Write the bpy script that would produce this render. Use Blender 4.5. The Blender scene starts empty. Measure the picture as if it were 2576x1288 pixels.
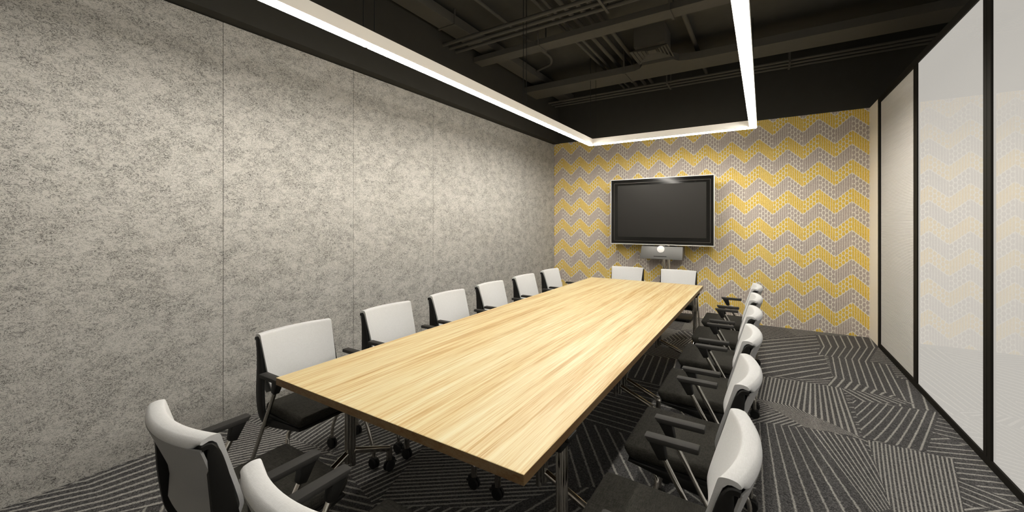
import bpy, bmesh, math, random
from mathutils import Vector, Matrix
R = math.radians

# ------------------------------------------------------------------ camera, world, exposure
SC = bpy.context.scene
COL = SC.collection
cam_d = bpy.data.cameras.new('camera')
cam_d.lens = 1003.13 / 2576 * 36.0
cam_d.sensor_width = 36.0
cam_d.sensor_fit = 'HORIZONTAL'
cam_d.shift_y = (559.22 - 644.0) / 2576
cam_d.clip_start = 0.02
cam_o = bpy.data.objects.new('camera', cam_d)
cam_o.location = (0, 0, 1.51)
cam_o.rotation_euler = (R(90), 0, 0.5622)
COL.objects.link(cam_o)
SC.camera = cam_o

W = bpy.data.worlds.new('world')
SC.world = W
W.use_nodes = True
W.node_tree.nodes['Background'].inputs[0].default_value = (1.0, 0.95, 0.88, 1)
W.node_tree.nodes['Background'].inputs[1].default_value = 0.02

LAMP_COLOR = (1.0, 0.945, 0.855)
LAMP_STRENGTH = 49.0
EDGE_FILL = 140.0
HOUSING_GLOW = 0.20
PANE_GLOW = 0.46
SC.view_settings.view_transform = 'Standard'
SC.view_settings.look = 'None'
SC.view_settings.gamma = 1.0
SC.view_settings.use_curve_mapping = False
SC.view_settings.exposure = 0.0

# ------------------------------------------------------------------ room numbers (metres)
XL, XR, YB, YF = -3.392, 1.181, 6.909, -1.6
XS = -3.285            # face of the bulkhead over the felt wall
ZC, ZS = 3.009, 3.95   # top of the finished walls, underside of the slab
TX0, TX1, TY0, TY1, TZ = -2.0066, -0.6063, 1.0295, 5.2395, 0.754


# ------------------------------------------------------------------ node helpers
class NG:
    def __init__(self, name):
        self.m = bpy.data.materials.new(name)
        self.m.use_nodes = True
        self.t = self.m.node_tree
        self.b = self.t.nodes['Principled BSDF']
        self.out = self.t.nodes['Material Output']

    def n(self, typ, **kw):
        nd = self.t.nodes.new(typ)
        for k, v in kw.items():
            setattr(nd, k, v)
        return nd

    def put(self, sock, v):
        if isinstance(v, bpy.types.NodeSocket):
            self.t.links.new(v, sock)
        elif v is not None:
            if isinstance(v, tuple) and len(v) == 3 and sock.type == 'RGBA':
                v = v + (1,)
            sock.default_value = v

    def math(self, op, a, b=None, c=None):
        nd = self.n('ShaderNodeMath', operation=op)
        self.put(nd.inputs[0], a)
        self.put(nd.inputs[1], b)
        self.put(nd.inputs[2], c)
        return nd.outputs[0]

    def mix(self, f, a, b):
        nd = self.n('ShaderNodeMix', data_type='RGBA')
        self.put(nd.inputs[0], f)
        self.put(nd.inputs[6], a)
        self.put(nd.inputs[7], b)
        return nd.outputs[2]

    def coords(self, which='Object'):
        return self.n('ShaderNodeTexCoord').outputs[which]

    def sep(self, v):
        nd = self.n('ShaderNodeSeparateXYZ')
        self.put(nd.inputs[0], v)
        return nd.outputs

    def comb(self, x, y, z):
        nd = self.n('ShaderNodeCombineXYZ')
        for i, v in enumerate((x, y, z)):
            self.put(nd.inputs[i], v)
        return nd.outputs[0]

    def scale(self, v, s):
        nd = self.n('ShaderNodeVectorMath', operation='MULTIPLY')
        self.put(nd.inputs[0], v)
        nd.inputs[1].default_value = s
        return nd.outputs[0]

    def noise(self, v, scale, detail=2.0, rough=0.5, dist=0.0):
        nd = self.n('ShaderNodeTexNoise')
        self.put(nd.inputs['Vector'], v)
        nd.inputs['Scale'].default_value = scale
        nd.inputs['Detail'].default_value = detail
        nd.inputs['Roughness'].default_value = rough
        nd.inputs['Distortion'].default_value = dist
        return nd.outputs['Fac']

    def ramp(self, f, stops):
        nd = self.n('ShaderNodeValToRGB')
        el = nd.color_ramp.elements
        while len(el) < len(stops):
            el.new(0.5)
        for e, (p, c) in zip(el, stops):
            e.position = p
            e.color = tuple(c) + (1,) if len(c) == 3 else c
        self.put(nd.inputs[0], f)
        return nd.outputs[0]

    def smooth(self, v, lo, hi):
        nd = self.n('ShaderNodeMapRange', interpolation_type='SMOOTHSTEP')
        self.put(nd.inputs[0], v)
        nd.inputs[1].default_value = lo
        nd.inputs[2].default_value = hi
        return nd.outputs[0]

    def bump(self, h, strength, dist):
        nd = self.n('ShaderNodeBump')
        nd.inputs['Strength'].default_value = strength
        nd.inputs['Distance'].default_value = dist
        self.put(nd.inputs['Height'], h)
        self.put(self.b.inputs['Normal'], nd.outputs[0])

    def base(self, c=None, rough=None, metal=None, spec=None):
        self.put(self.b.inputs['Base Color'], c)
        self.put(self.b.inputs['Roughness'], rough)
        self.put(self.b.inputs['Metallic'], metal)
        self.put(self.b.inputs['Specular IOR Level'], spec)
        return self.m


def plain(name, c, rough=0.5, metal=0.0, spec=0.5, grain=0.0, gscale=60.0):
    g = NG(name)
    col = c
    if grain:
        f = g.noise(g.coords(), gscale, 3.0)
        col = g.mix(f, tuple(x * (1 - grain) for x in c), tuple(min(1, x * (1 + grain)) for x in c))
    return g.base(col, rough, metal, spec)


# ------------------------------------------------------------------ materials
def mat_felt():
    g = NG('grey_wool_felt')
    p = g.coords()
    blot = g.noise(p, 2.2, 3.0, 0.6)
    med = g.noise(g.scale(p, (1, 0.8, 1.2)), 11.0, 4.0, 0.65, 0.3)
    patch = g.math('ADD', g.math('MULTIPLY', blot, 0.2), g.math('MULTIPLY', med, 0.8))
    # short dark wrinkled fibres: thin level lines of a warped noise
    n1 = g.noise(g.scale(p, (1, 0.8, 1.3)), 50.0, 3.0, 0.65, 1.3)
    n2 = g.noise(g.scale(p, (1, 1, 1.25)), 150.0, 2.0, 0.6, 1.0)
    l1 = g.math('SUBTRACT', 1.0, g.smooth(g.math('ABSOLUTE', g.math('SUBTRACT', n1, 0.47)), 0.0, 0.055))
    l2 = g.math('SUBTRACT', 1.0, g.smooth(g.math('ABSOLUTE', g.math('SUBTRACT', n2, 0.46)), 0.0, 0.07))
    fine = g.noise(p, 330.0, 2.0, 0.7)
    amt = g.smooth(patch, 0.66, 0.34)
    dark = g.math('MULTIPLY', g.math('ADD', g.math('MULTIPLY', l1, 0.85), g.math('MULTIPLY', l2, 0.45)),
                  g.math('ADD', 0.50, g.math('MULTIPLY', amt, 0.32)))
    dark = g.math('ADD', dark, g.math('MULTIPLY', amt, 0.15))
    dark = g.math('ADD', dark, g.math('MULTIPLY', g.math('SUBTRACT', fine, 0.5), 0.5))
    c = g.ramp(dark, [(0.0, (0.575, 0.56, 0.525)), (0.35, (0.395, 0.385, 0.36)), (0.80, (0.13, 0.127, 0.119)), (1.0, (0.08, 0.078, 0.073))])
    g.bump(g.math('SUBTRACT', 1.0, dark), 0.35, 0.006)
    return g.base(c, 0.95, 0, 0.1)


def mat_wallpaper():
    g = NG('zigzag_wallpaper')
    p = g.coords()
    x, y, z = g.sep(p)
    wob = g.math('MULTIPLY', g.math('SUBTRACT', g.noise(p, 60.0, 2.0), 0.5), 0.006)
    xw = g.math('ADD', x, wob)
    f = g.math('FRACT', g.math('DIVIDE', g.math('SUBTRACT', xw, 0.297), 0.3517))
    tri = g.math('MULTIPLY', g.math('ABSOLUTE', g.math('SUBTRACT', f, 0.5)), 2.0)
    zz = g.math('SUBTRACT', g.math('ADD', z, wob), g.math('MULTIPLY', tri, 0.169))
    w = g.math('FRACT', g.math('DIVIDE', g.math('SUBTRACT', 2.189 + 0.383 * 20, zz), 0.383))
    yel = g.math('LESS_THAN', w, 0.488)
    fall = g.math('LESS_THAN', f, 0.5)
    stripes = g.math('COMPARE', yel, fall, 0.1)
    # stripes
    sf = g.math('ABSOLUTE', g.math('SUBTRACT', g.math('FRACT', g.math('MULTIPLY', f, 14.0)), 0.5))
    sm = g.math('SUBTRACT', 1.0, g.smooth(sf, 0.34, 0.47))
    # dots
    cx = g.math('SUBTRACT', g.math('FRACT', g.math('MULTIPLY', f, 10.0)), 0.5)
    wy = g.math('DIVIDE', w, 0.488)
    wt = g.math('DIVIDE', g.math('SUBTRACT', w, 0.488), 0.512)
    wl = g.math('ADD', g.math('MULTIPLY', wy, yel), g.math('MULTIPLY', wt, g.math('SUBTRACT', 1.0, yel)))
    # dots stand upright: their rows step with the middle of each column
    fc = g.math('DIVIDE', g.math('ADD', g.math('FLOOR', g.math('MULTIPLY', f, 10.0)), 0.5), 10.0)
    tc_ = g.math('MULTIPLY', g.math('ABSOLUTE', g.math('SUBTRACT', fc, 0.5)), 2.0)
    dw = g.math('MULTIPLY', g.math('SUBTRACT', tc_, tri), 0.169 / 0.383 / 0.5)
    cy = g.math('SUBTRACT', g.math('FRACT', g.math('MULTIPLY', g.math('ADD', wl, dw), 3.0)), 0.5)
    d = g.math('SQRT', g.math('ADD', g.math('MULTIPLY', cx, cx), g.math('MULTIPLY', cy, cy)))
    dm = g.math('SUBTRACT', 1.0, g.smooth(d, 0.41, 0.50))
    m = g.math('ADD', g.math('MULTIPLY', sm, stripes), g.math('MULTIPLY', dm, g.math('SUBTRACT', 1.0, stripes)))
    # cream line where two bands meet
    e1 = g.math('MINIMUM', w, g.math('ABSOLUTE', g.math('SUBTRACT', w, 0.488)))
    e = g.math('MINIMUM', e1, g.math('SUBTRACT', 1.0, w))
    m = g.math('MULTIPLY', m, g.smooth(e, 0.008, 0.022))
    weave = g.math('MULTIPLY', g.noise(g.scale(p, (1, 1, 1)), 170.0, 2.0), g.noise(g.scale(p, (4, 1, 0.5)), 90.0, 1.0))
    yc = g.mix(g.smooth(weave, 0.12, 0.40), (0.62, 0.41, 0.05), (0.88, 0.64, 0.13))
    tc = g.mix(g.smooth(weave, 0.12, 0.40), (0.37, 0.31, 0.275), (0.55, 0.475, 0.43))
    cream = g.mix(g.smooth(weave, 0.12, 0.40), (0.68, 0.64, 0.55), (0.86, 0.83, 0.74))
    c = g.mix(m, cream, g.mix(yel, tc, yc))
    g.bump(g.math('ADD', m, weave), 0.12, 0.004)
    return g.base(c, 0.85, 0, 0.2)


def mat_carpet():
    g = NG('charcoal_line_carpet')
    p = g.coords()
    uv = g.n('ShaderNodeUVMap', uv_map='lines').outputs[0]
    u = g.sep(uv)[0]
    wob = g.math('MULTIPLY', g.math('SUBTRACT', g.noise(p, 45.0, 2.0), 0.5), 0.14)
    h = g.math('ADD', u, wob)
    tri = g.math('ABSOLUTE', g.math('SUBTRACT', g.math('FRACT', h), 0.5))
    wid = g.sep(uv)[1]
    line = g.math('SUBTRACT', 1.0, g.smooth(g.math('SUBTRACT', g.math('SUBTRACT', tri, wid), g.math('MULTIPLY', g.math('SUBTRACT', g.noise(p, 190.0, 3.0, 0.7), 0.5), 0.22)), -0.05, 0.05))
    pile = g.noise(p, 95.0, 5.0, 0.8, 0.8)
    pile2 = g.noise(p, 260.0, 2.0, 0.6)
    lv = g.math('ADD', g.math('MULTIPLY', pile, 0.7), g.math('MULTIPLY', pile2, 0.35))
    dark = g.ramp(lv, [(0.40, (0.014, 0.014, 0.015)), (0.53, (0.092, 0.091, 0.092)), (0.70, (0.27, 0.266, 0.262))])
    lite = g.ramp(lv, [(0.34, (0.15, 0.145, 0.138)), (0.60, (0.52, 0.505, 0.475))])
    c = g.mix(line, dark, lite)
    g.bump(g.math('ADD', lv, g.math('MULTIPLY', line, 0.25)), 0.6, 0.012)
    return g.base(c, 0.95, 0, 0.05)


def mat_wood(name, dark=1.0, edge=False):
    g = NG(name)
    p = g.coords()
    a = g.noise(g.scale(p, (1, 0.035, 0.6)), 13.0, 4.0, 0.6, 0.4)
    b = g.noise(g.scale(p, (1, 0.016, 0.6)), 85.0, 4.0, 0.65, 0.3)
    c = g.noise(g.scale(p, (1, 0.02, 0.6)), 260.0, 3.0, 0.6)
    if edge:
        a = g.noise(g.scale(p, (0.7, 0.25, 1.6)), 14.0, 4.0, 0.6, 1.2)
        b = g.noise(g.scale(p, (1.0, 0.4, 3.0)), 60.0, 4.0, 0.7, 1.0)
    s = g.math('ADD', g.math('MULTIPLY', a, 0.36), g.math('MULTIPLY', b, 0.42))
    s = g.math('ADD', s, g.math('MULTIPLY', c, 0.22))
    k = dark
    kg, kb = (0.76 * k, 0.62 * k) if edge else (k, k)
    col = g.ramp(s, [(0.36, (0.50 * k, 0.29 * kg, 0.10 * kb)), (0.44, (0.66 * k, 0.45 * kg, 0.195 * kb)),
                     (0.50, (0.76 * k, 0.605 * kg, 0.32 * kb)), (0.57, (0.82 * k, 0.715 * kg, 0.43 * kb)),
                     (0.66, (0.90 * k, 0.86 * kg, 0.66 * kb))])
    g.bump(b, 0.06, 0.003)
    return g.base(col, 0.42, 0, 0.35)


def mat_fabric(name, c, rough=0.9, amp=0.35, sc=420.0):
    g = NG(name)
    p = g.coords()
    w1 = g.noise(g.scale(p, (1, 0.12, 1)), sc, 2.0)
    w2 = g.noise(g.scale(p, (0.12, 1, 1)), sc, 2.0)
    s = g.math('MULTIPLY', g.math('ADD', w1, w2), 0.5)
    col = g.mix(g.smooth(s, 0.35, 0.65), tuple(v * (1 - amp) for v in c), tuple(min(1, v * (1 + amp)) for v in c))
    g.bump(s, 0.15, 0.002)
    return g.base(col, rough, 0, 0.15)


def mat_glow(name, c, strength):
    g = NG(name)
    g.base((0.85, 0.82, 0.76), 0.4, 0, 0.3)
    g.put(g.b.inputs['Emission Color'], c)
    g.b.inputs['Emission Strength'].default_value = strength
    return g.m


def mat_lamp():
    # prismatic diffuser: little light near the horizontal, a batwing lobe towards the walls, steady straight down
    g = NG('lit_diffuser')
    g.base((0.85, 0.82, 0.76), 0.4, 0, 0.3)
    ge = g.n('ShaderNodeNewGeometry')
    dot = g.n('ShaderNodeVectorMath', operation='DOT_PRODUCT')
    g.put(dot.inputs[0], ge.outputs['Incoming'])
    g.put(dot.inputs[1], ge.outputs['Normal'])
    v = g.ramp(dot.outputs['Value'], [(0.0, (0.25,) * 3), (0.12, (0.80,) * 3), (0.30, (1.0,) * 3), (0.56, (0.92,) * 3),
                                      (0.78, (0.46,) * 3), (1.0, (0.33,) * 3)])
    g.put(g.b.inputs['Emission Color'], LAMP_COLOR)
    g.put(g.b.inputs['Emission Strength'], g.math('MULTIPLY', v, LAMP_STRENGTH * 2.0))
    return g.m


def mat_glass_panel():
    # frosted glass with polished room face; its own emission stands in for corridor light
    g = NG('glowing_frosted_glass')
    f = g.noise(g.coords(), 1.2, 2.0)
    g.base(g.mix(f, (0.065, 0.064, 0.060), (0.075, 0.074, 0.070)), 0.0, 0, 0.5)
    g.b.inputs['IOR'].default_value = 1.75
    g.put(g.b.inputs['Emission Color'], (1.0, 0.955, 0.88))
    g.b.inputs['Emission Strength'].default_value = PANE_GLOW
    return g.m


M = dict(
    felt=mat_felt(), wallpaper=mat_wallpaper(), carpet=mat_carpet(),
    wood=mat_wood('ash_wood_top'), wood_edge=mat_wood('brown_wood_edge', 0.20, True),
    ceiling=plain('black_painted_slab', (0.070, 0.068, 0.060), 0.9, 0, 0.1, 0.12, 8.0),
    upper=plain('black_painted_wall', (0.048, 0.0465, 0.041), 0.9, 0, 0.1, 0.08, 8.0),
    service=plain('charcoal_painted_metal', (0.095, 0.091, 0.081), 0.8, 0, 0.15, 0.06, 20.0),
    cable=plain('black_steel_cable', (0.012, 0.012, 0.012), 0.5, 0, 0.4),
    frame=plain('black_aluminium_frame', (0.012, 0.011, 0.0088), 0.60, 0, 0.07, 0.05, 30.0),
    cream=plain('cream_paint', (0.84, 0.775, 0.66), 0.7, 0, 0.2, 0.03, 30.0),
    blind=plain('ribbed_grey_blind', (0.56, 0.55, 0.525), 0.85, 0, 0.04, 0.10, 150.0),
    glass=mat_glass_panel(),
    plaster=plain('grey_plaster', (0.45, 0.43, 0.40), 0.9, 0, 0.1, 0.08, 6.0),
    lamp=mat_lamp(), edge_fill=mat_glow('diffuser_edge_fill', LAMP_COLOR, EDGE_FILL),
    housing=mat_glow('glowing_housing', (1.0, 0.88, 0.72), HOUSING_GLOW),  # weak emission added so the cream housing sides look bright
    seam=mat_glow('dim_diffuser_joint', (1.0, 0.90, 0.75), 0.75),
    chrome=plain('polished_chrome', (0.62, 0.59, 0.54), 0.12, 1.0, 0.5, 0.04, 20.0),
    plastic=plain('black_plastic', (0.010, 0.0097, 0.0088), 0.50, 0, 0.22, 0.08, 90.0),
    armpad=plain('dark_grey_arm_pad', (0.033, 0.032, 0.030), 0.65, 0, 0.18, 0.08, 140.0),
    rubber=plain('black_rubber', (0.010, 0.010, 0.010), 0.6, 0, 0.3, 0.05, 60.0),
    white=mat_fabric('white_back_fabric', (0.66, 0.665, 0.665), 0.75, 0.05, 500.0),
    seat=mat_fabric('charcoal_seat_fabric', (0.030, 0.0285, 0.024), 0.9, 0.40, 380.0),
    shell=plain('grey_back_shell', (0.34, 0.34, 0.335), 0.6, 0, 0.3, 0.06, 200.0),
    bezel=plain('glossy_black_bezel', (0.007, 0.0068, 0.0062), 0.10, 0, 0.35, 0.03, 30.0),
    screen=plain('dark_screen', (0.021, 0.020, 0.0185), 0.36, 0, 0.22, 0.03, 200.0),
    line=plain('thin_bezel_line', (0.15, 0.14, 0.13), 0.3, 0.4, 0.5, 0.03, 30.0),
    silver=plain('silver_metal', (0.74, 0.73, 0.71), 0.35, 0.35, 0.5, 0.03, 40.0),
    console=plain('grey_metallic_plastic', (0.17, 0.168, 0.162), 0.42, 0.3, 0.5, 0.03, 80.0),
    whiteplastic=plain('white_gloss_plastic', (0.86, 0.85, 0.82), 0.25, 0, 0.5, 0.02, 40.0),
    slot=plain('black_slot', (0.006, 0.006, 0.006), 0.6, 0, 0.2, 0.02, 40.0),
)


# ------------------------------------------------------------------ mesh helpers
def nb():
    return bmesh.new()


def box(bm, x0, x1, y0, y1, z0, z1, bev=0.0, seg=2):
    vs = [bm.verts.new((x, y, z)) for x in (x0, x1) for y in (y0, y1) for z in (z0, z1)]
    hexa(bm, vs, bev, seg)


def hexa(bm, vs, bev=0.0, seg=2):
    """vs ordered x-major: (x0y0z0, x0y0z1, x0y1z0, x0y1z1, x1y0z0 ...)"""
    idx = [(0, 1, 3, 2), (4, 6, 7, 5), (0, 4, 5, 1), (2, 3, 7, 6), (0, 2, 6, 4), (1, 5, 7, 3)]
    fs = [bm.faces.new([vs[i] for i in q]) for q in idx]
    if bev:
        es = list({e for f in fs for e in f.edges})
        bmesh.ops.bevel(bm, geom=es, offset=bev, segments=seg, profile=0.5, affect='EDGES')


def block(bm, pts, bev=0.0, seg=2):
    hexa(bm, [bm.verts.new(p) for p in pts], bev, seg)


def prism(bm, poly, axis, a0, a1):
    """polygon of 2D points extruded along axis ('x': pts are (y,z); 'y': (x,z); 'z': (x,y))"""
    def P(p, a):
        return {'x': (a, p[0], p[1]), 'y': (p[0], a, p[1]), 'z': (p[0], p[1], a)}[axis]
    A = [bm.verts.new(P(p, a0)) for p in poly]
    B = [bm.verts.new(P(p, a1)) for p in poly]
    n = len(poly)
    bm.faces.new(A)
    bm.faces.new(B[::-1])
    for i in range(n):
        j = (i + 1) % n
        bm.faces.new((A[i], B[i], B[j], A[j]))


def smooth_path(pts, n=6):
    pts = [Vector(p) for p in pts]
    out = []
    for i in range(len(pts) - 1):
        p0 = pts[max(i - 1, 0)]
        p1, p2 = pts[i], pts[i + 1]
        p3 = pts[min(i + 2, len(pts) - 1)]
        for k in range(n):
            t = k / n
            out.append(0.5 * ((2 * p1) + (p2 - p0) * t + (2 * p0 - 5 * p1 + 4 * p2 - p3) * t * t
                              + (3 * p1 - p0 - 3 * p2 + p3) * t ** 3))
    out.append(pts[-1])
    return out


def round_path(pts, rad, n=5):
    pts = [Vector(p) for p in pts]
    out = [pts[0]]
    for i in range(1, len(pts) - 1):
        a, b, c = pts[i - 1], pts[i], pts[i + 1]
        r = min(rad, (a - b).length * 0.45, (c - b).length * 0.45)
        s, e = b + (a - b).normalized() * r, b + (c - b).normalized() * r
        for k in range(n + 1):
            t = k / n
            out.append(s * (1 - t) ** 2 + b * 2 * t * (1 - t) + e * t * t)
    out.append(pts[-1])
    return out


def tube(bm, pts, r, seg=10, cap=True, flat=1.0):
    pts = [Vector(p) for p in pts]
    rings = []
    up = None
    for i, p in enumerate(pts):
        d = (pts[min(i + 1, len(pts) - 1)] - pts[max(i - 1, 0)]).normalized()
        if up is None:
            up = Vector((0, 0, 1)) if abs(d.z) < 0.9 else Vector((0, 1, 0))
        s = d.cross(up).normalized()
        up = s.cross(d).normalized()
        rr = r[i] if isinstance(r, (list, tuple)) else r
        rings.append([bm.verts.new(p + (s * math.cos(a) + up * math.sin(a) * flat) * rr)
                      for a in [2 * math.pi * k / seg for k in range(seg)]])
    for A, B in zip(rings, rings[1:]):
        for k in range(seg):
            bm.faces.new((A[k], A[(k + 1) % seg], B[(k + 1) % seg], B[k]))
    if cap:
        bm.faces.new(rings[0][::-1])
        bm.faces.new(rings[-1])


def cyl(bm, p0, p1, r, seg=16):
    tube(bm, [p0, p1], r, seg)


def bar_sweep(bm, path, wx, dep):
    """rectangular bar in a x-constant-ish path: path of (x,y,z); wx half width in x, dep list of half depths"""
    path = [Vector(p) for p in path]
    rings = []
    for i, p in enumerate(path):
        d = (path[min(i + 1, len(path) - 1)] - path[max(i - 1, 0)])
        d.x = 0
        d.normalize()
        nrm = Vector((0, -d.z, d.y))
        h = dep[i] if isinstance(dep, (list, tuple)) else dep
        w = wx[i] if isinstance(wx, (list, tuple)) else wx
        c = 0.35
        ring = []
        for sx, sn in ((-1, -1 + c), (-1, 1 - c), (-1 + c, 1), (1 - c, 1), (1, 1 - c), (1, -1 + c), (1 - c, -1), (-1 + c, -1)):
            ring.append(bm.verts.new(p + Vector((sx * w, 0, 0)) + nrm * (sn * h)))
        rings.append(ring)
    n = 8
    for A, B in zip(rings, rings[1:]):
        for k in range(n):
            bm.faces.new((A[k], A[(k + 1) % n], B[(k + 1) % n], B[k]))
    bm.faces.new(rings[0][::-1])
    bm.faces.new(rings[-1])


def link(name, bm, mat, parent=None, smooth=True, ang=38, fix=True):
    if fix:
        bmesh.ops.recalc_face_normals(bm, faces=bm.faces[:])
    me = bpy.data.meshes.new(name)
    bm.to_mesh(me)
    bm.free()
    for mt in (mat if isinstance(mat, (list, tuple)) else [mat]):
        me.materials.append(mt)
    if smooth:
        me.shade_smooth()
        me.set_sharp_from_angle(angle=R(ang))
    o = bpy.data.objects.new(name, me)
    COL.objects.link(o)
    if parent:
        o.parent = parent
    return o


def tag(o, label, cat, group=None, kind=None):
    o['label'] = label
    o['category'] = cat
    if group:
        o['group'] = group
    if kind:
        o['kind'] = kind
    return o


def empty(name, loc, rz=0.0):
    o = bpy.data.objects.new(name, None)
    o.empty_display_size = 0.1
    o.location = loc
    o.rotation_euler = (0, 0, rz)
    COL.objects.link(o)
    return o


def structure(name, bm, mat, parent=None, smooth=False, fix=True):
    o = link(name, bm, mat, parent, smooth, 38, fix)
    if not parent:
        o['kind'] = 'structure'
    return o


def copy_tree(o, parent=None):
    c = o.copy()
    COL.objects.link(c)
    if parent:
        c.parent = parent
    for ch in o.children:
        copy_tree(ch, c)
    return c


# ------------------------------------------------------------------ room shell
# floor: carpet whose light lines run in a different direction in every patch
def line_h(p, a, ang, pitch):
    """line phase at p: lines through a running at ang (degrees) spaced by pitch"""
    n = (-math.sin(R(ang)), math.cos(R(ang)))
    return ((p[0] - a[0]) * n[0] + (p[1] - a[1]) * n[1]) / pitch


CARPET_PATCHES = [
    (((-0.11, 5.978, 0), (0.59, 6.691, 0), (0.574, 4.883, 12), (-0.0, 4.628, 9)), 0.1),
    (((0.59, 6.691, 0), (1.22, 6.976, 8), (1.171, 6.416, 8), (0.591, 6.104, 0)), 0.09),
    (((0.591, 6.104, 0), (1.171, 6.416, 8), (0.955, 5.662, 8), (0.511, 5.72, 0)), 0.09),
    (((0.62, 5.701, 1.8), (1.134, 5.713, 11), (1.044, 4.607, 11), (0.579, 5.001, 2)), 0.1),
    (((0.586, 4.984, 2.2), (0.984, 4.699, 10), (0.942, 4.64, 10), (0.491, 4.667, 2.2)), 0.14),
    (((0.57, 4.671, 3), (0.948, 4.66, 10), (1.083, 4.584, 10), (0.699, 4.405, 3)), 0.16),
    (((-0.03, 4.604, 0.2), (0.301, 4.658, 11), (0.22, 3.995, 11), (-0.058, 4.01, 0.2)), 0.2),
    (((0.301, 4.658, 11), (0.607, 4.675, 21), (0.579, 3.672, 21), (0.22, 3.995, 11)), 0.19),
    (((-0.058, 4.01, 0.2), (0.22, 3.995, 11), (0.579, 3.672, 22), (0.261, 3.635, 0.2)), 0.22),
    (((-0.046, 3.527, 0), (0.278, 3.638, 7.2), (0.481, 2.745, 7.2), (-0.032, 2.422, 0)), 0.07),
    (((0.278, 3.638, 0), (0.585, 3.636, 9), (0.61, 2.888, 9), (0.481, 2.745, 0)), 0.15),
    (((0.61, 3.652, 0), (1.027, 3.653, 20), (0.882, 2.986, 20), (0.567, 2.787, 4)), 0.22),
    (((0.639, 4.409, 0), (1.183, 4.484, 11), (0.906, 3.665, 11), (0.591, 3.673, 5.5)), 0.1),
    (((-3.323, 0.307, 4), (-3.38, 0.639, 0), (-2.832, 0.666, 8.5), (-2.927, 0.435, 9)), 0.15),
    (((-3.38, 0.639, 0), (-3.372, 1.079, 0), (-2.644, 0.907, 9), (-2.832, 0.666, 8.5)), 0.15),
]


def build_floor():
    rnd = random.Random(11)
    bm = nb()
    uvl = bm.loops.layers.uv.new('lines')
    nx, ny = 6, 11
    x0, x1, y0, y1 = XL, XR + 0.02, YF, YB + 0.02
    V = {}
    for i in range(nx + 1):
        for j in range(ny + 1):
            fx = i / nx
            fy = j / ny
            jx = 0 if i in (0, nx) else rnd.uniform(-0.34, 0.34)
            jy = 0 if j in (0, ny) else rnd.uniform(-0.34, 0.34)
            x = x0 + (x1 - x0) * (fx + jx / nx)
            y = y0 + (y1 - y0) * (fy + jy / ny)
            V[i, j] = bm.verts.new((x, y, 0))
    angs = [12, 38, 62, 95, 120, 150, 172, 78]
    for i in range(nx):
        for j in range(ny):
            q = [V[i, j], V[i + 1, j], V[i + 1, j + 1], V[i, j + 1]]
            tris = [(q[0], q[1], q[2]), (q[0], q[2], q[3])] if rnd.random() < 0.5 else [(q[0], q[1], q[3]), (q[1], q[2], q[3])]
            share = rnd.random() < 0.55
            a0 = rnd.choice(angs) + rnd.uniform(-8, 8)
            p0 = rnd.choice([0.032, 0.038, 0.046, 0.06, 0.08])
            for t in tris:
                f = bm.faces.new(t)
                if not share:
                    a0 = a0 + rnd.choice([-55, 50, 35, -40])
                    p0 = rnd.choice([0.032, 0.038, 0.046, 0.06, 0.08])
                for lp in f.loops:
                    c = lp.vert.co
                    lp[uvl].uv = (line_h(c, (0, 0), a0, p0), 0.0062 / p0)
    for num, (quad, wid) in enumerate(CARPET_PATCHES):
        n = 6
        G = {}
        for i in range(n + 1):
            for j in range(n + 1):
                u, v = i / n, j / n
                a, b, c, d = quad
                q = [a[k] * (1 - u) * (1 - v) + b[k] * u * (1 - v) + c[k] * u * v + d[k] * (1 - u) * v for k in range(3)]
                G[i, j] = (bm.verts.new((q[0], q[1], 0.0004 + 0.0001 * num)), q[2])
        for i in range(n):
            for j in range(n):
                ks = [(i, j), (i + 1, j), (i + 1, j + 1), (i, j + 1)]
                f = bm.faces.new([G[k][0] for k in ks])
                for lp, k in zip(f.loops, ks):
                    lp[uvl].uv = (G[k][1], wid)
    o = structure('floor', bm, M['carpet'])
    return o



build_floor()

bm = nb()
box(bm, XL - 0.2, 3.5, YF - 0.2, YB + 0.2, ZS, ZS + 0.2)
structure('ceiling', bm, M['ceiling'])

# left wall: tall felt panels butted with hairline joints
bm = nb()
joints = [YF] + [1.362 + 1.112 * k for k in range(-2, 6) if YF + 0.1 < 1.362 + 1.112 * k < YB - 0.1] + [YB]
for a, b in zip(joints, joints[1:]):
    box(bm, XL - 0.02, XL, a + 0.0015, b - 0.0015, 0, 2.995, 0.0015, 1)
structure('wall_left', bm, M['felt'])
bm = nb()
box(bm, XL - 0.2, XL - 0.0195, YF, YB + 0.2, 0, 3.0)
structure('wall_left_backing', bm, M['upper'])
bm = nb()
box(bm, XL - 0.2, XS, YF, YB, 3.003, ZS)
structure('trim_1', bm, M['upper'])          # black bulkhead above the felt wall

bm = nb()
box(bm, XL - 0.2, XR + 0.2, YB, YB + 0.2, 0, ZC)
structure('wall_back', bm, M['wallpaper'])
bm = nb()
box(bm, XL - 0.2, 3.5, YB, YB + 0.2, ZC, ZS)
structure('wall_back_upper', bm, M['upper'])
bm = nb()
box(bm, XL - 0.2, 3.5, YF - 0.2, YF, 0, ZS)
structure('wall_front', bm, M['plaster'])

# right wall: cream pier, then black framed partition
bm = nb()
box(bm, XR, XR + 0.2, 6.462, YB, 0, ZC)
structure('wall_right', bm, M['cream'])
bm = nb()
box(bm, 3.3, 3.5, YF, YB, 0, ZS)
structure('wall_right_beyond', bm, M['upper'])

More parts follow.
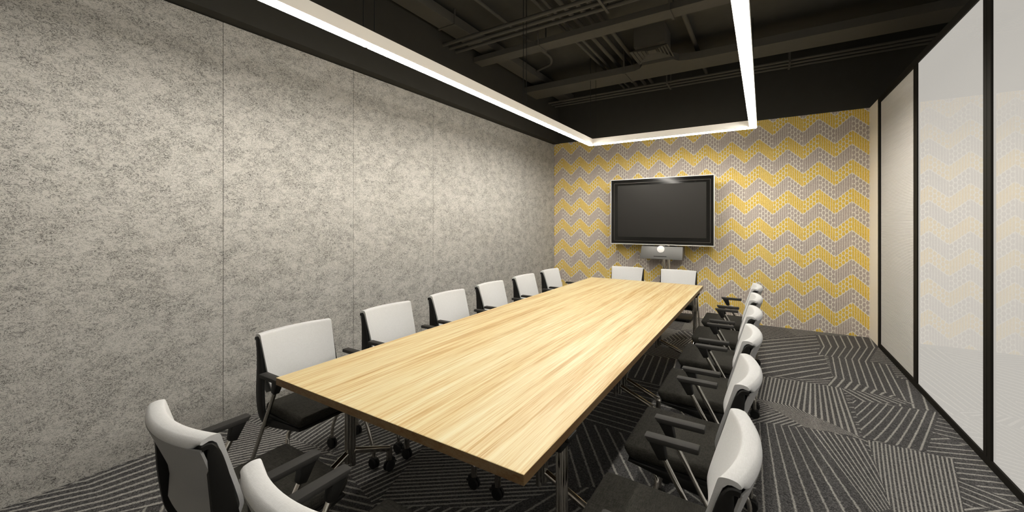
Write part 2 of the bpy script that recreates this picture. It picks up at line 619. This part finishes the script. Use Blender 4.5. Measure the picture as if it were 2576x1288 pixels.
POSTS = [(5.015, 5.111), (3.625, 3.726), (2.235, 2.336), (0.845, 0.946), (-0.545, -0.444)]
bm = nb()
box(bm, XR - 0.004, XR + 0.09, YF, 6.462, 0, 0.050)
box(bm, XR - 0.004, XR + 0.09, YF, 6.462, 2.950, ZC)
box(bm, XR - 0.004, XR + 0.09, 6.392, 6.462, 0.05, 2.95)
for a, b in POSTS:
    m_ = (a + b) / 2
    box(bm, XR - 0.004, XR + 0.09, a, m_ - 0.002, 0.05, 2.95, 0.002, 1)
    box(bm, XR - 0.004, XR + 0.09, m_ + 0.002, b, 0.05, 2.95, 0.002, 1)
    box(bm, XR + 0.004, XR + 0.09, m_ - 0.002, m_ + 0.002, 0.05, 2.95)
structure('trim_2', bm, M['frame'])          # black partition frame
# first bay: a finely ribbed blind
bm = nb()
n = 197
P = 2.9 / n
prof = [(XR + 0.08, 0.05)]
for k in range(n):
    prof.append((XR + 0.014, 0.05 + k * P))
    prof.append((XR + 0.0115, 0.05 + (k + 0.55) * P))
prof.append((XR + 0.014, 2.95))
prof.append((XR + 0.08, 2.95))
A = [bm.verts.new((p[0], 5.111, p[1])) for p in prof]
B = [bm.verts.new((p[0], 6.392, p[1])) for p in prof]
for i in range(len(prof) - 1):
    bm.faces.new((A[i], A[i + 1], B[i + 1], B[i]))
structure('window_1', bm, M['blind'])
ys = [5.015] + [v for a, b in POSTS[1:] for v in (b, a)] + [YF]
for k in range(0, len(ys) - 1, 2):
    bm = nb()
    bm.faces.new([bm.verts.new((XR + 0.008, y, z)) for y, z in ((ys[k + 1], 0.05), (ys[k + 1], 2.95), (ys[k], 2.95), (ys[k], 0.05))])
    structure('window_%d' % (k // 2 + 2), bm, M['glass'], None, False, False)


# ------------------------------------------------------------------ pendant light
LZ0, LZ1 = 2.66, 2.742
LX0, LX1, LYB, LYF, LW = -2.209, -0.064, 5.690, 0.20, 0.078


def edge_lit(bm):
    # lens edges made extra bright: added fill light for the upper walls
    for f in bm.faces:
        f.normal_update()
        f.material_index = 1 if abs(f.normal.z) < 0.5 else 0


def build_light():
    t = empty('pendant_light', ((LX0 + LX1) / 2, LYB - LW / 2, LZ1))
    tag(t, 'long white glowing linear pendant lamp hung in a U over the table', 'light')
    ox, oy, oz = t.location
    rim = 0.009
    bm = nb()
    # side walls and top of the profile, open below where the diffusers sit
    for x0, x1 in ((LX0, LX0 + LW), (LX1 - LW, LX1)):
        box(bm, x0, x0 + rim, LYF, LYB, LZ0, LZ1)
        box(bm, x1 - rim, x1, LYF, LYB, LZ0, LZ1)
        box(bm, x0 + rim, x1 - rim, LYF, LYB, LZ1 - rim, LZ1)
        box(bm, x0 + rim, x1 - rim, LYF, LYF + rim, LZ0, LZ1 - rim)
    box(bm, LX0 + LW, LX1 - LW, LYB - LW, LYB - LW + rim, LZ0, LZ1)
    box(bm, LX0 + rim, LX1 - rim, LYB - rim, LYB, LZ0, LZ1 - rim)
    box(bm, LX0 + LW, LX1 - LW, LYB - LW + rim, LYB - rim, LZ1 - rim, LZ1)
    bmesh.ops.translate(bm, verts=bm.verts[:], vec=(-ox, -oy, -oz))
    link('housing', bm, M['housing'], t, False)
    cuts = [LYB, 3.71, 1.705, LYF]
    for x0, x1 in ((LX0, LX0 + LW), (LX1 - LW, LX1)):
        for a, b in zip(cuts, cuts[1:]):
            bm = nb()
            box(bm, x0 + rim, x1 - rim, b + (0.008 if b > LYF else rim), a - (0.008 if a < LYB else rim), LZ0 - 0.007, LZ0 + 0.01)
            bmesh.ops.translate(bm, verts=bm.verts[:], vec=(-ox, -oy, -oz))
            edge_lit(bm)
            link('diffuser', bm, [M['lamp'], M['edge_fill']], t, False)
    bm = nb()
    box(bm, LX0 + LW, LX1 - LW, LYB - LW + rim, LYB - rim, LZ0 - 0.007, LZ0 + 0.01)
    bmesh.ops.translate(bm, verts=bm.verts[:], vec=(-ox, -oy, -oz))
    edge_lit(bm)
    link('diffuser', bm, [M['lamp'], M['edge_fill']], t, False)
    for x in (LX0 + LW / 2, LX1 - LW / 2):
        for y in (3.71, 1.705):
            bm = nb()
            box(bm, x - LW / 2 + rim, x + LW / 2 - rim, y - 0.008, y + 0.008, LZ0 - 0.0065, LZ0 + 0.01)
            bmesh.ops.translate(bm, verts=bm.verts[:], vec=(-ox, -oy, -oz))
            link('joint_strip', bm, M['seam'], t, False)
    xl, xr = LX0 + LW / 2, LX1 - LW / 2
    for x, y in ((xl, 1.656), (xl, 1.742), (xl, 3.671), (xl, 3.738), (xl, 5.632), (xl + 0.075, LYB - 0.035),
                 (xr, 1.656), (xr, 1.742), (xr, 3.671), (xr, 3.738), (xr, 5.560), (xr - 0.075, LYB - 0.035)):
        bm = nb()
        cyl(bm, (x - ox, y - oy, 0), (x - ox, y - oy, ZS - oz), 0.0035, 8)
        link('suspension_cable', bm, M['cable'], t)
    return t


build_light()


# ------------------------------------------------------------------ ceiling services
def service(name, bm, label, cat, group=None, smooth=True):
    return tag(link(name, bm, M['service'], None, smooth), label, cat, group)


def rod_hanger(label, x, y0, y1, zb, along='y', rods=(0, 1), zt=None):
    """a U bracket: flat bar under the service and a rod at each end up to the slab"""
    zt = ZS if zt is None else zt
    bm = nb()
    if along == 'y':
        box(bm, x - 0.012, x + 0.012, y0, y1, zb - 0.012, zb - 0.002)
        for k in rods:
            yy = (y0 + 0.008, y1 - 0.008)[k]
            box(bm, x - 0.008, x + 0.008, yy - 0.006, yy + 0.006, zb - 0.004, zt)
    else:
        box(bm, y0, y1, x - 0.012, x + 0.012, zb - 0.012, zb - 0.002)
        for k in rods:
            xx = (y0 + 0.008, y1 - 0.008)[k]
            box(bm, xx - 0.006, xx + 0.006, x - 0.008, x + 0.008, zb - 0.004, zt)
    return service('pipe_hanger', bm, label, 'hanger', 'hangers holding the ceiling services', False)


# ducts across the room
bm = nb()
box(bm, XS, 3.3, 4.245, 4.435, 3.652, 3.721, 0.003, 1)
service('air_duct', bm, 'flat dark rectangular duct crossing the ceiling nearer the viewer', 'duct', None, False)
bm = nb()
yA, yB_ = 5.600, 5.995
z0, z1 = 3.612, 3.705
front = [(XS, yA), (-1.52, yA), (-1.43, 5.545), (-1.375, 5.46), (-0.985, 5.46), (-0.93, 5.545), (-0.80, 5.585), (-0.66, yA), (3.3, yA)]
poly = front + [(3.3, yB_), (XS, yB_)]
prism(bm, poly, 'z', z0, z1)
service('air_duct', bm, 'flat dark duct flaring out beside the square ceiling grille', 'duct', None, False)
# grille on its box
t = empty('ceiling_grille', (-1.195, 5.25, 3.64))
tag(t, 'square dark ceiling grille of nested frames under a box', 'grille')
bm = nb()
for k in range(5):
    s = 0.228 - k * 0.040
    w = 0.026
    zz = 0.0 + k * 0.010
    for sx, sy in ((1, 0), (-1, 0), (0, 1), (0, -1)):
        if sx:
            pts = [(sx * s, -s, zz), (sx * (s - w), -s + w, zz + 0.020), (sx * (s - w), s - w, zz + 0.020), (sx * s, s, zz)]
        else:
            pts = [(-s, sy * s, zz), (-s + w, sy * (s - w), zz + 0.020), (s - w, sy * (s - w), zz + 0.020), (s, sy * s, zz)]
        a = [bm.verts.new(p) for p in pts]
        b = [bm.verts.new((p[0], p[1], p[2] + 0.004)) for p in pts]
        bm.faces.new(a)
        bm.faces.new(b[::-1])
        for i in range(4):
            bm.faces.new((a[i], b[i], b[(i + 1) % 4], a[(i + 1) % 4]))
box(bm, -0.048, 0.048, -0.048, 0.048, 0.040, 0.046)
link('louvre', bm, M['service'], t, False)
bm = nb()
box(bm, -0.185, 0.185, -0.185, 0.185, 0.070, ZS - 3.64)
link('duct_box', bm, M['service'], t, False)
# duct running along the bulkhead
bm = nb()
box(bm, -3.21, -2.985, YF, YB, 3.775, 3.885, 0.003, 1)
service('air_duct', bm, 'dark rectangular duct running along the felt wall side', 'duct', None, False)
# round pipes across the room
for i, y in enumerate((3.651, 3.769, 3.887)):
    bm = nb()
    cyl(bm, (XS, y, 3.662), (3.3, y, 3.662), 0.021, 12)
    service('ceiling_pipe', bm, 'dark pipe across the ceiling in front of the nearer duct, %s of three' %
            ('nearest', 'middle', 'farthest')[i], 'pipe', 'three nearer crosswise pipes')
for i, y in enumerate((6.455, 6.583, 6.715)):
    bm = nb()
    cyl(bm, (XS, y, 3.662), (3.3, y, 3.662), 0.017, 12)
    service('ceiling_pipe', bm, 'thin dark pipe across the ceiling by the zigzag wall, %s of three' %
            ('nearest', 'middle', 'farthest')[i], 'pipe', 'three crosswise pipes by the patterned wall')
# round pipes along the room
for i, (x, r) in enumerate(((-2.05, 0.018), (-1.965, 0.018), (-1.83, 0.026), (-1.69, 0.026), (-1.57, 0.026))):
    bm = nb()
    cyl(bm, (x, YF, 3.85), (x, YB, 3.85), r, 12)
    service('ceiling_pipe', bm, 'dark pipe running lengthwise left of the ceiling grille, %s of five from the felt wall' %
            ('first', 'second', 'third', 'fourth', 'fifth')[i], 'pipe', 'five lengthwise pipes under the slab')
bm = nb()
tube(bm, round_path([(-2.56, YF, 3.86), (-2.56, 5.12, 3.86), (-2.66, 5.32, 3.86), (-2.984, 5.45, 3.86)], 0.08), 0.020, 12)
service('ceiling_pipe', bm, 'lone dark pipe bending towards the felt wall', 'pipe')
bm = nb()
cyl(bm, (-0.755, YF, 3.85), (-0.755, YB, 3.85), 0.028, 12)
service('ceiling_pipe', bm, 'single dark pipe running lengthwise right of the ceiling grille', 'pipe')
# conduit over the glass partition
bm = nb()
box(bm, XR + 0.03, XR + 0.06, YF, 4.70, ZC, 3.045)
service('cable_channel', bm, 'slim dark channel along the top of the glass partition', 'channel', None, False)
rod_hanger('dark hanger under the three nearer pipes', -1.33, 3.60, 3.94, 3.640)
rod_hanger('dark hanger under the nearer duct, left part', -2.30, 4.225, 4.455, 3.652)
rod_hanger('dark hanger under the nearer duct, beside the lit lamp', -0.80, 4.225, 4.455, 3.652)
rod_hanger('dark hanger under the flared duct, left of the grille', -1.66, 5.58, 6.015, 3.612)
rod_hanger('dark hanger under the flared duct, behind the lit lamp', -0.20, 5.58, 6.015, 3.612)
rod_hanger('dark hanger under the thin back pipes, left of the lit lamp', -1.25, 6.42, 6.75, 3.644)
rod_hanger('dark hanger under the thin back pipes, right of the lit lamp', 0.30, 6.42, 6.75, 3.644)
rod_hanger('dark hanger under the duct along the felt wall', 3.50, -3.225, -2.970, 3.775, along='x')


# ------------------------------------------------------------------ table
def build_table():
    cx, cy = (TX0 + TX1) / 2, (TY0 + TY1) / 2
    t = empty('conference_table', (cx, cy, 0))
    tag(t, 'long pale wood conference table on chrome castor legs', 'table')
    hx, hy = (TX1 - TX0) / 2, (TY1 - TY0) / 2
    th = 0.036
    bm = nb()
    box(bm, -hx, hx, -hy, hy, TZ - th, TZ, 0.0015, 1)
    for f in bm.faces:
        f.normal_update()
        f.material_index = 0 if f.normal.z > 0.5 else 1
    link('tabletop', bm, [M['wood'], M['wood_edge']], t, False)
    # one leg: twin-tube column, sloping feet, castors; feet along local y
    bm = nb()
    cyl(bm, (0, 0.016, 0.165), (0, 0.016, TZ - th - 0.02), 0.0150, 20)
    box(bm, -0.0165, 0.0165, -0.028, 0.004, 0.190, TZ - th - 0.03, 0.005, 2)
    for x in (-0.0165, 0.0165):
        cyl(bm, (x, -0.012, 0.192), (x, -0.012, TZ - th - 0.03), 0.0045, 8)
    for x in (-0.007, 0.007):
        cyl(bm, (x, -0.028, 0.192), (x, -0.028, TZ - th - 0.03), 0.0035, 8)
    leg = link('leg', bm, M['chrome'], t)
    bm = nb()
    box(bm, -0.030, 0.030, -0.075, 0.075, TZ - th - 0.045, TZ - th, 0.008, 2)
    box(bm, -0.045, 0.045, -0.040, 0.040, TZ - th - 0.02, TZ - th, 0.005, 2)
    link('bracket', bm, M['plastic'], leg)
    for s in (-1, 1):
        bm = nb()
        tube(bm, round_path([(0, s * 0.016, 0.246), (0, s * 0.270, 0.136), (0, s * 0.270, 0.070)], 0.012, 3), 0.0175, 12)
        link('foot', bm, M['chrome'], leg)
        bm = nb()
        wheels(bm, (0, s * 0.270, 0.0), 0.033, 0.0145, 0.004)
        box(bm, -0.016, 0.016, s * 0.270 - 0.012, s * 0.270 + 0.034, 0.050, 0.074, 0.006, 2)
        box(bm, -0.010, 0.010, s * 0.270 + 0.030, s * 0.270 + 0.052, 0.034, 0.044, 0.003, 1)
        link('castor', bm, M['rubber'], leg)
    spots = [(-0.6465, 1.385, 0), (-1.925, 1.385, 0), (-0.6465, 4.885, 0), (-1.925, 4.885, 0)]
    for x in (-0.956, -1.658):
        for y in (1.80, 3.055, 3.215, 4.465):
            spots.append((x, y, R(90)))
    for i, (x, y, rz) in enumerate(spots):
        o = leg if i == 0 else copy_tree(leg, t)
        o.location = (x - cx, y - cy, 0)
        o.rotation_euler = (0, 0, rz)
    return t


def wheels(bm, c, r, half, gap):
    """a pair of castor wheels, axle along x, standing on z = c.z"""
    for s in (-1, 1):
        x0 = c[0] + s * gap
        x1 = c[0] + s * (gap + half)
        prof = [(x0, r * 0.5), (x0, r * 0.93), (x0 + s * half * 0.25, r), (x0 + s * half * 0.75, r), (x1, r * 0.86), (x1, r * 0.4)]
        seg = 20
        rings = []
        for xx, rr in prof:
            rings.append([bm.verts.new((xx, c[1] + rr * math.cos(a), c[2] + r + rr * math.sin(a)))
                          for a in [2 * math.pi * k / seg for k in range(seg)]])
        for A_, B_ in zip(rings, rings[1:]):
            for k in range(seg):
                bm.faces.new((A_[k], A_[(k + 1) % seg], B_[(k + 1) % seg], B_[k]))
        bm.faces.new(rings[0])
        bm.faces.new(rings[-1][::-1])
    cyl(bm, (c[0] - gap - 0.002, c[1], c[2] + r), (c[0] + gap + 0.002, c[1], c[2] + r), r * 0.45, 12)


build_table()


# ------------------------------------------------------------------ chairs (local: faces +y, origin on the floor)
# front line of the back cushion in the (y, z) plane, from bottom to the top ridge and back along the lip
FRONT = [(-0.124, 0.535), (-0.117, 0.575), (-0.1125, 0.610), (-0.1165, 0.640), (-0.130, 0.690), (-0.1465, 0.745), (-0.1645, 0.805), (-0.178, 0.852)]
LIP = [(-0.1825, 0.8665), (-0.1885, 0.8725), (-0.208, 0.8750), (-0.2265, 0.8710)]


def back_hw(z):
    if z < 0.615:
        return 0.180 + (z - 0.545) * 0.36
    return 0.2052 + (z - 0.615) / 0.26 * 0.0135


def bulge(z):
    return 0.014 + 0.028 * min(1, max(0, (z - 0.55) / 0.32))


def build_cushion():
    bm = nb()
    front = smooth_path([(0, a, b) for a, b in FRONT + LIP], 3)
    path = [(p.y, p.z) for p in front]
    tail_mid = [(-0.2345, 0.860), (-0.2375, 0.848), (-0.236, 0.840), (-0.231, 0.835), (-0.224, 0.834), (-0.214, 0.838), (-0.203, 0.838), (-0.194, 0.828)]
    tail_end = [(-0.2325, 0.8655), (-0.235, 0.861), (-0.234, 0.857), (-0.230, 0.8555), (-0.223, 0.8575), (-0.213, 0.860), (-0.204, 0.858), (-0.1925, 0.846)]

    def profile(e):
        # e: 0 in the middle of the back, 1 at its ends, where the lip is thin over the rail hooks
        th = 0.021 - 0.008 * e
        rear = []
        for i, (y, z) in enumerate(path):
            if z > 0.822 or y < -0.18:
                break
            p0_ = path[max(i - 1, 0)]
            p1_ = path[i + 1]
            dy, dz = p1_[0] - p0_[0], p1_[1] - p0_[1]
            l = math.hypot(dy, dz)
            rear.append((y - dz / l * th, z + dy / l * th))
        tail = [(p[0] * (1 - e) + q[0] * e, p[1] * (1 - e) + q[1] * e) for p, q in zip(tail_mid, tail_end)]
        return path + tail + rear[::-1]
    nx = 24
    rings = []
    for k in range(nx + 1):
        t = math.sin(math.pi / 2 * (-1 + 2 * k / nx))
        e = min(1.0, max(0.0, (abs(t) - 0.80) / 0.14))
        e = e * e * (3 - 2 * e)
        loop = profile(e)
        ring = []
        for (y, z) in loop:
            hw = back_hw(min(max(z, 0.545), 0.875))
            ring.append(bm.verts.new((hw * t, y - bulge(z) * (1 - t * t), z)))
        rings.append(ring)
    n = len(loop)
    for A_, B_ in zip(rings, rings[1:]):
        for i in range(n):
            bm.faces.new((A_[i], A_[(i + 1) % n], B_[(i + 1) % n], B_[i]))
    for ring in (rings[0], rings[-1]):
        bm.faces.new(ring)
    return bm


def build_chair():
    t = empty('meeting_chair', (0, 0, 0))
    # seat cushion
    bm = nb()
    hw = 0.235
    block(bm, [(-hw * 0.95, -0.125, 0.452), (-hw * 0.95, -0.125, 0.508), (-hw, 0.232, 0.455), (-hw, 0.262, 0.517),
               (hw * 0.95, -0.125, 0.452), (hw * 0.95, -0.125, 0.508), (hw, 0.232, 0.455), (hw, 0.262, 0.517)], 0.022, 4)
    for v in bm.verts:
        if v.co.z > 0.49:
            v.co.z += 0.006 * (1 - (v.co.x / hw) ** 2)
            if v.co.y > 0.2:
                v.co.z -= 0.006
    link('seat', bm, M['seat'], t)
    # seat pan under the cushion, thick at the back, thin at the front
    bm = nb()
    block(bm, [(-0.225, -0.115, 0.392), (-0.225, -0.115, 0.456), (-0.222, 0.232, 0.440), (-0.222, 0.236, 0.458),
               (0.225, -0.115, 0.392), (0.225, -0.115, 0.456), (0.222, 0.232, 0.440), (0.222, 0.236, 0.458)], 0.008, 2)
    link('seat_pan', bm, M['plastic'], t)
    # back
    back = link('backrest', build_cushion(), M['white'], t, True, 55)
    bm = nb()
    zs = [0.535, 0.55, 0.57, 0.60, 0.65, 0.70, 0.76, 0.81, 0.842]
    hws = [0.186, 0.194, 0.202, 0.210, 0.216, 0.219, 0.221, 0.222, 0.220]
    pl = smooth_path([(0, a, b) for a, b in FRONT], 4)

    def front_y(z):
        for p, q in zip(pl, pl[1:]):
            if p.z <= z <= q.z:
                return p.y + (q.y - p.y) * (z - p.z) / max(1e-6, q.z - p.z)
        return pl[0].y if z < pl[0].z else pl[-1].y
    rows = []
    for z, h in zip(zs, hws):
        row = []
        for k in range(13):
            tt = -1 + k / 6
            x = h * tt
            hw_ = back_hw(min(max(z, 0.545), 0.875))
            y = front_y(z) - 0.056 - bulge(z) * (1 - (x / hw_) ** 2)
            row.append((x, y, z))
        rows.append(row)
    for off in (0.0, -0.006):
        pass
    VA = [[bm.verts.new(p) for p in r] for r in rows]
    VB = [[bm.verts.new((p[0], p[1] - 0.007, p[2])) for p in r] for r in rows]
    for i in range(len(rows) - 1):
        for k in range(12):
            bm.faces.new((VA[i][k], VA[i][k + 1], VA[i + 1][k + 1], VA[i + 1][k]))
            bm.faces.new((VB[i][k], VB[i + 1][k], VB[i + 1][k + 1], VB[i][k + 1]))
    for k in range(12):
        bm.faces.new((VA[0][k], VB[0][k], VB[0][k + 1], VA[0][k + 1]))
        bm.faces.new((VA[-1][k], VA[-1][k + 1], VB[-1][k + 1], VB[-1][k]))
    for i in range(len(rows) - 1):
        bm.faces.new((VA[i][0], VA[i + 1][0], VB[i + 1][0], VB[i][0]))
        bm.faces.new((VA[i][-1], VB[i][-1], VB[i + 1][-1], VA[i + 1][-1]))
    link('back_shell', bm, M['shell'], back)
    # side rails with a hook under the lip, sweeping forward into the seat pan
    for s in (-1, 1):
        bm = nb()
        path = [(0.2125, -0.2325, 0.8455, 0.0095), (0.2130, -0.220, 0.8472, 0.0095), (0.2138, -0.209, 0.842, 0.011), (0.2145, -0.201, 0.815, 0.018),
                (0.2155, -0.191, 0.760, 0.024), (0.2180, -0.181, 0.690, 0.029), (0.2215, -0.174, 0.635, 0.032), (0.2280, -0.163, 0.560, 0.033),
                (0.2300, -0.152, 0.490, 0.032), (0.2300, -0.134, 0.440, 0.028), (0.2280, -0.095, 0.418, 0.023), (0.2260, -0.040, 0.418, 0.021),
                (0.2230, 0.050, 0.427, 0.018), (0.2225, 0.140, 0.438, 0.012), (0.2220, 0.232, 0.4495, 0.006)]
        sp = smooth_path([(s * q[0], q[1], q[2]) for q in path], 3)
        dep = [v.x for v in smooth_path([(q[3], 0, 0) for q in path], 3)]
        bar_sweep(bm, sp, 0.012, dep)
        link('back_rail', bm, M['plastic'], t)
    # cross tube under the pan
    bm = nb()
    cyl(bm, (-0.253, -0.073, 0.392), (0.253, -0.073, 0.392), 0.010, 10)
    link('cross_tube', bm, M['chrome'], t)
    for s in (-1, 1):
        X = s * 0.253
        bm = nb()
        block(bm, [(X - 0.0235, -0.083, 0.668), (X - 0.0235, -0.083, 0.690), (X - 0.0235, 0.096, 0.668), (X - 0.0235, 0.112, 0.690),
                   (X + 0.0235, -0.083, 0.668), (X + 0.0235, -0.083, 0.690), (X + 0.0235, 0.096, 0.668), (X + 0.0235, 0.112, 0.690)], 0.006, 2)
        arm = link('armrest', bm, M['armpad'], t)
        bm = nb()
        block(bm, [(X - 0.016, 0.028, 0.612), (X - 0.019, 0.040, 0.669), (X - 0.016, 0.058, 0.604), (X - 0.019, 0.095, 0.669),
                   (X + 0.016, 0.028, 0.612), (X + 0.019, 0.040, 0.669), (X + 0.016, 0.058, 0.604), (X + 0.019, 0.095, 0.669)], 0.005, 2)
        link('arm_bracket', bm, M['plastic'], arm)
        bm = nb()
        tube(bm, round_path([(X, 0.050, 0.628), (X, -0.222, 0.140), (X, -0.225, 0.060)], 0.03, 5), 0.0105, 12)
        leg = link('rear_leg', bm, M['chrome'], t)
        bm = nb()
        wheels(bm, (X, -0.225, 0.0), 0.032, 0.015, 0.005)
        box(bm, X - 0.013, X + 0.013, -0.25, -0.205, 0.040, 0.068, 0.008, 2)
        link('castor', bm, M['rubber'], leg)
        bm = nb()
        x1 = s * 0.215
        tube(bm, smooth_path([(s * 0.165, 0.175, 0.447), (s * 0.195, 0.150, 0.437), (s * 0.215, 0.116, 0.412), (s * 0.226, 0.112, 0.370),
                              (s * 0.236, 0.135, 0.300), (s * 0.246, 0.168, 0.200), (s * 0.252, 0.196, 0.105), (s * 0.253, 0.200, 0.060)], 4), 0.0105, 12)
        leg = link('front_leg', bm, M['chrome'], t)
        bm = nb()
        wheels(bm, (X, 0.200, 0.0), 0.032, 0.015, 0.005)
        box(bm, X - 0.013, X + 0.013, 0.180, 0.225, 0.040, 0.068, 0.008, 2)
        link('castor', bm, M['rubber'], leg)
    return t


chair0 = build_chair()
ORD = ('first', 'second', 'third', 'fourth', 'fifth', 'sixth')
SEATS = []
for i, y in enumerate((1.369, 2.070, 2.756, 3.422, 4.123, 4.815)):
    SEATS.append((-2.225, y, R(-90), 'chair on the grey felt wall side, %s from the near end of the table' % ORD[i],
                  'chairs along the felt wall'))
for i, y in enumerate((1.340, 2.015, 2.690, 3.350, 4.005, 4.675)):
    SEATS.append((-0.279, y, R(90), 'chair on the glass partition side, %s from the near end of the table' % ORD[i],
                  'chairs along the glass side'))
SEATS.append((-1.610, 0.735, 0.0, 'chair seen from behind at the near table end, closer to the felt wall', 'chairs at the near table end'))
SEATS.append((-0.933, 0.735, 0.0, 'chair seen from behind at the near table end, cut off by the bottom edge', 'chairs at the near table end'))
SEATS.append((-1.632, 5.470, R(180), 'chair at the far table end, closer to the felt wall, under the television', 'chairs at the far table end'))
SEATS.append((-0.955, 5.470, R(180), 'chair at the far table end, closer to the glass side, under the television', 'chairs at the far table end'))
for i, (x, y, rz, lab, grp) in enumerate(SEATS):
    o = chair0 if i == 0 else copy_tree(chair0)
    o.location = (x, y, 0)
    o.rotation_euler = (0, 0, rz)
    tag(o, lab, 'chair', grp)


# ------------------------------------------------------------------ television on a stand
def build_tv():
    t = empty('television', (-1.397, 6.60, 0))
    tag(t, 'large black flat television with silver rim on a stand before the zigzag wall', 'television')
    ox = -1.397
    xa, xb, za, zb = -2.186 - ox, -0.608 - ox, 1.147, 2.225
    bm = nb()
    r = 0.014
    box(bm, xa, xb, -0.004, 0.060, zb - r, zb, 0.003, 1)
    box(bm, xa, xb, -0.004, 0.060, za, za + r, 0.003, 1)
    box(bm, xa, xa + r, -0.004, 0.060, za + r, zb - r, 0.003, 1)
    box(bm, xb - r, xb, -0.004, 0.060, za + r, zb - r, 0.003, 1)
    link('rim', bm, M['silver'], t)
    bm = nb()
    box(bm, xa + r, xb - r, 0.0, 0.055, za + r, zb - r)
    link('bezel', bm, M['bezel'], t, False)
    bm = nb()
    box(bm, -2.063 - ox, -0.721 - ox, -0.002, 0.01, 1.270, 2.117)
    link('screen', bm, M['screen'], t, False)
    bm = nb()
    a, b, c, d, w = -2.122 - ox, -0.665 - ox, 1.204, 2.158, 0.003
    box(bm, a, b, -0.0012, 0.01, c, c + w)
    box(bm, a, b, -0.0012, 0.01, d - w, d)
    box(bm, a, a + w, -0.0012, 0.01, c + w, d - w)
    box(bm, b - w, b, -0.0012, 0.01, c + w, d - w)
    link('bezel_line', bm, M['line'], t, False)
    # console box under the panel
    bm = nb()
    x0, x1 = -1.672 - ox, -1.048 - ox
    block(bm, [(x0 - 0.014, -0.045, 0.928), (x0, 0.0, 1.128), (x0 - 0.014, 0.17, 0.955), (x0, 0.17, 1.128),
               (x1 + 0.0, -0.045, 0.928), (x1, 0.0, 1.128), (x1 + 0.0, 0.17, 0.955), (x1, 0.17, 1.128)], 0.006, 2)
    con = link('console', bm, M['console'], t)
    bm = nb()
    cx = -1.369 - ox
    nrm = Vector((0, -0.976, 0.2195))
    c0 = Vector((cx, -0.010, 1.083))
    cyl(bm, c0 + nrm * -0.01, c0 + nrm * 0.012, 0.056, 32)
    link('button_ring', bm, M['silver'], con)
    bm = nb()
    tube(bm, [c0 + nrm * 0.004, c0 + nrm * 0.016, c0 + nrm * 0.019], [0.048, 0.048, 0.040], 32)
    link('round_button', bm, M['whiteplastic'], con)
    bm = nb()
    yz = -0.045 + 0.045 * (0.973 - 0.928) / 0.2
    box(bm, -1.475 - ox, -1.280 - ox, yz - 0.003, yz + 0.02, 0.969, 0.977)
    link('slot', bm, M['slot'], con, False)
    for x in (-1.342, -1.272):
        bm = nb()
        cyl(bm, (x - ox, 0.09, 0.055), (x - ox, 0.09, 1.20), 0.022, 16)
        link('pole', bm, M['chrome'], t)
    bm = nb()
    box(bm, -0.30, 0.48, -0.14, 0.28, 0.03, 0.055, 0.008, 2)
    for sx in (-0.25, 0.43):
        for sy in (-0.1, 0.24):
            cyl(bm, (sx, sy, 0.0), (sx, sy, 0.032), 0.025, 12)
    link('base', bm, M['plastic'], t)
    return t


build_tv()
